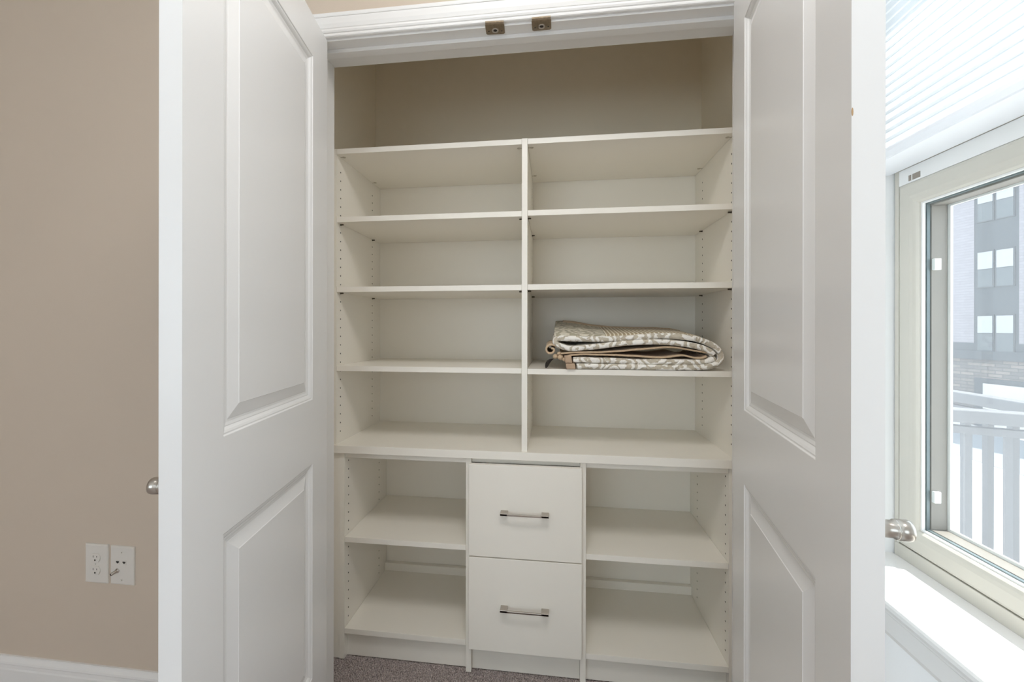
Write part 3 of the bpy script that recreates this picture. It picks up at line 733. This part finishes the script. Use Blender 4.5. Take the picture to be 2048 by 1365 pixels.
# pleated shade, half lowered in front of window_1
sh = empty('pleated_shade', (1.478, (W1Y0+W1Y1)/2, 1.533)); tag(sh, 'white pleated window shade pulled halfway down over the bright window', 'window shade')
bm = bmesh.new(); y0, y1 = W1Y0+0.006, W1Y1-0.006; z = 1.560; pts = []; k = 0
while z < 2.165:
    pts.append((1.474 if k % 2 == 0 else 1.4795, z)); z += 0.0095; k += 1
A = [bm.verts.new((x, y0, z)) for x, z in pts]; B = [bm.verts.new((x, y1, z)) for x, z in pts]
for i in range(len(pts)-1): bm.faces.new((A[i], A[i+1], B[i+1], B[i]))
put(link('pleated_fabric', bm, M['shade']), sh)
bm = bmesh.new(); rp = [(1.4560, 1.5360), (1.4580, 1.5335), (1.5370, 1.5335), (1.5390, 1.5360), (1.5390, 1.5480), (1.5350, 1.5520), (1.4960, 1.5600), (1.4640, 1.5600), (1.4585, 1.5560), (1.4562, 1.5480)]
extrude_profile(bm, rp, lambda x, z: (x, y0, z), lambda x, z: (x, y1, z)); put(link('bottom_rail', bm, M['rail']), sh)
put(link('head_rail', boxes((1.452, 1.504, y0, y1, 2.163, 2.199)), M['rail'], bevel=0.003), sh)

# ================================================================== OUTSIDE
M['rail_paint'] = mat('grey_railing_paint', (0.11, 0.11, 0.115), 0.5)
M['concrete'] = mat('pale_concrete', (0.62, 0.61, 0.60), 0.9, var=0.06, vscale=3)
M['asphalt'] = mat('asphalt', (0.20, 0.22, 0.24), 0.9, var=0.12, vscale=5)
M['siding_grey'] = mat('grey_panel_siding', (0.045, 0.053, 0.063), 0.7)
def brick_mat(name, c1, c2, mortar, scale, bw, rh, ms):
    m = bpy.data.materials.new(name); m.use_nodes = True; nt = m.node_tree; b = nt.nodes['Principled BSDF']; b.inputs['Roughness'].default_value = 0.85
    tc = nt.nodes.new('ShaderNodeTexCoord'); mp = nt.nodes.new('ShaderNodeMapping'); br = nt.nodes.new('ShaderNodeTexBrick')
    mp.inputs['Rotation'].default_value = (PI/2, 0, 0)
    br.inputs['Scale'].default_value = scale; br.inputs['Brick Width'].default_value = bw; br.inputs['Row Height'].default_value = rh; br.inputs['Mortar Size'].default_value = ms
    br.inputs['Color1'].default_value = (*c1, 1); br.inputs['Color2'].default_value = (*c2, 1); br.inputs['Mortar'].default_value = (*mortar, 1)
    nt.links.new(tc.outputs['Object'], mp.inputs['Vector']); nt.links.new(mp.outputs[0], br.inputs['Vector']); nt.links.new(br.outputs['Color'], b.inputs['Base Color'])
    return m
M['siding_white'] = brick_mat('white_brick', (0.26, 0.245, 0.265), (0.235, 0.22, 0.24), (0.19, 0.18, 0.20), 1.0, 0.4, 0.13, 0.012)
M['stone'] = brick_mat('ledge_stone', (0.22, 0.185, 0.165), (0.10, 0.095, 0.095), (0.08, 0.075, 0.075), 1.0, 0.55, 0.16, 0.02)
M['blind'] = mat('window_blind', (0.34, 0.36, 0.37), 0.6)
M['far_glass'] = mat('far_window_glass', (0.075, 0.09, 0.10), 0.5)
M['far_trim'] = mat('grey_window_trim', (0.035, 0.042, 0.05), 0.6)
M['garage'] = mat('white_garage_door', (0.50, 0.49, 0.47), 0.5)

# ground: sidewalk, road, far kerb strip
tag(link('ground', boxes((1.7, 60, -30, 60, -3.7, -3.5)), M['concrete']), kind='structure')
tag(link('road', boxes((15.6, 20.2, -30, 60, -3.52, -3.485)), M['asphalt']), kind='structure')
tag(link('sidewalk', boxes((1.7, 12.8, -30, 60, -3.52, -3.40)), mat('sidewalk_concrete', (0.68, 0.67, 0.65), 0.9, var=0.05, vscale=2)), kind='structure')

def railing(name, p0, p1, z0, top, sp, label, first=0.03, hw=0.009):
    p0 = Vector(p0); p1 = Vector(p1); d = (p1-p0); L = d.length; ang = math.atan2(d.y, d.x)
    root = empty(name, (p0.x, p0.y, z0)); tag(root, label, 'railing', 'balcony railings'); root.rotation_euler.z = ang
    bm = boxes((0, L, -0.032, 0.032, top-z0-0.045, top-z0)); link('top_rail', bm, M['rail_paint'], root, bevel=0.004)
    link('under_rail', boxes((0, L, -0.018, 0.018, top-z0-0.085, top-z0-0.060)), M['rail_paint'], root)
    link('bottom_rail', boxes((0, L, -0.018, 0.018, 0.07, 0.11)), M['rail_paint'], root)
    s = first
    while s < L-0.01:
        link('baluster', boxes((s-hw, s+hw, -hw, hw, 0.10, top-z0-0.07)), M['rail_paint'], root); s += sp
    for s in (0.02, L-0.02): link('post', boxes((s-0.03, s+0.03, -0.03, 0.03, 0.0, top-z0)), M['rail_paint'], root)
    return root
tag(link('balcony_floor', boxes((1.63, 2.70, 0.02, 3.2, -0.32, -0.16)), M['concrete']), kind='structure')
railing('balcony_railing', (1.66, 0.51), (2.50, 0.15), -0.16, 0.90, 0.098, 'grey balcony railing with balusters crossing just outside the window', first=0.055)
railing('balcony_railing', (2.62, 0.09), (2.62, 3.1), -0.16, 0.90, 0.10, 'grey balcony handrail running away behind the nearer railing', first=0.11, hw=0.012)

# building across the street, in its own frame: x along the facade, -y toward us
bl = empty('apartment_building', (21.2, 21.2, -3.5))
tag(bl, 'tall grey and white apartment building with stacked windows across the street', 'building')
bl.rotation_euler.z = math.atan2(-0.975, 0.222)
Zg = 3.5
def bpart(name, bm, m, parent=None, bevel=0): return link(name, bm, m, parent or bl, bevel=bevel)
bpart('wall', boxes((-0.81, 0.86, 0.02, 9, 4.0, 13.2), (4.5, 6.2, 0.02, 9, 4.0, 13.2), (-6.1, -4.4, 0.02, 9, 4.0, 13.2)), M['siding_grey'])
bpart('siding', boxes((-4.4, -0.81, 0.0, 9, 4.0, 13.2), (0.86, 4.5, 0.0, 9, 4.0, 13.2), (6.2, 12, 0.0, 9, 4.0, 13.2), (-9, -6.1, 0.0, 9, 4.0, 13.2)), M['siding_white'])
bpart('belt_course', boxes((-9, 12, -0.12, 9, 3.20, 3.62)), M['siding_grey'])
bpart('wall_base', boxes((-9, 12, 0.0, 9, 3.62, 4.0)), M['siding_grey'])
bpart('stone_base', boxes((-9, 12, 0.02, 9, -0.2, 3.20)), M['stone'])
bpart('garage_trim', boxes((-0.77, 3.6, -0.04, 0.1, 0, 2.32)), M['siding_grey'])
g_ = bpart('garage_door', boxes((-0.41, 3.3, -0.07, 0.1, 0, 2.08)), M['garage'])
for cx in (0.0, 5.35, -5.25):
    for zb in (3.62, 6.66, 9.80):
        for x0, x1 in ((-0.64, -0.07), (0.08, 0.68)):
            f = bpart('window', boxes((cx+x0-0.05, cx+x1+0.05, -0.03, 0.06, zb-0.05, zb+1.72)), M['far_trim'])
            link('blind', boxes((cx+x0, cx+x1, -0.045, 0.0, zb+0.86, zb+1.66)), M['blind'], f)
            link('pane', boxes((cx+x0, cx+x1, -0.040, 0.0, zb, zb+0.82)), M['far_glass'], f)
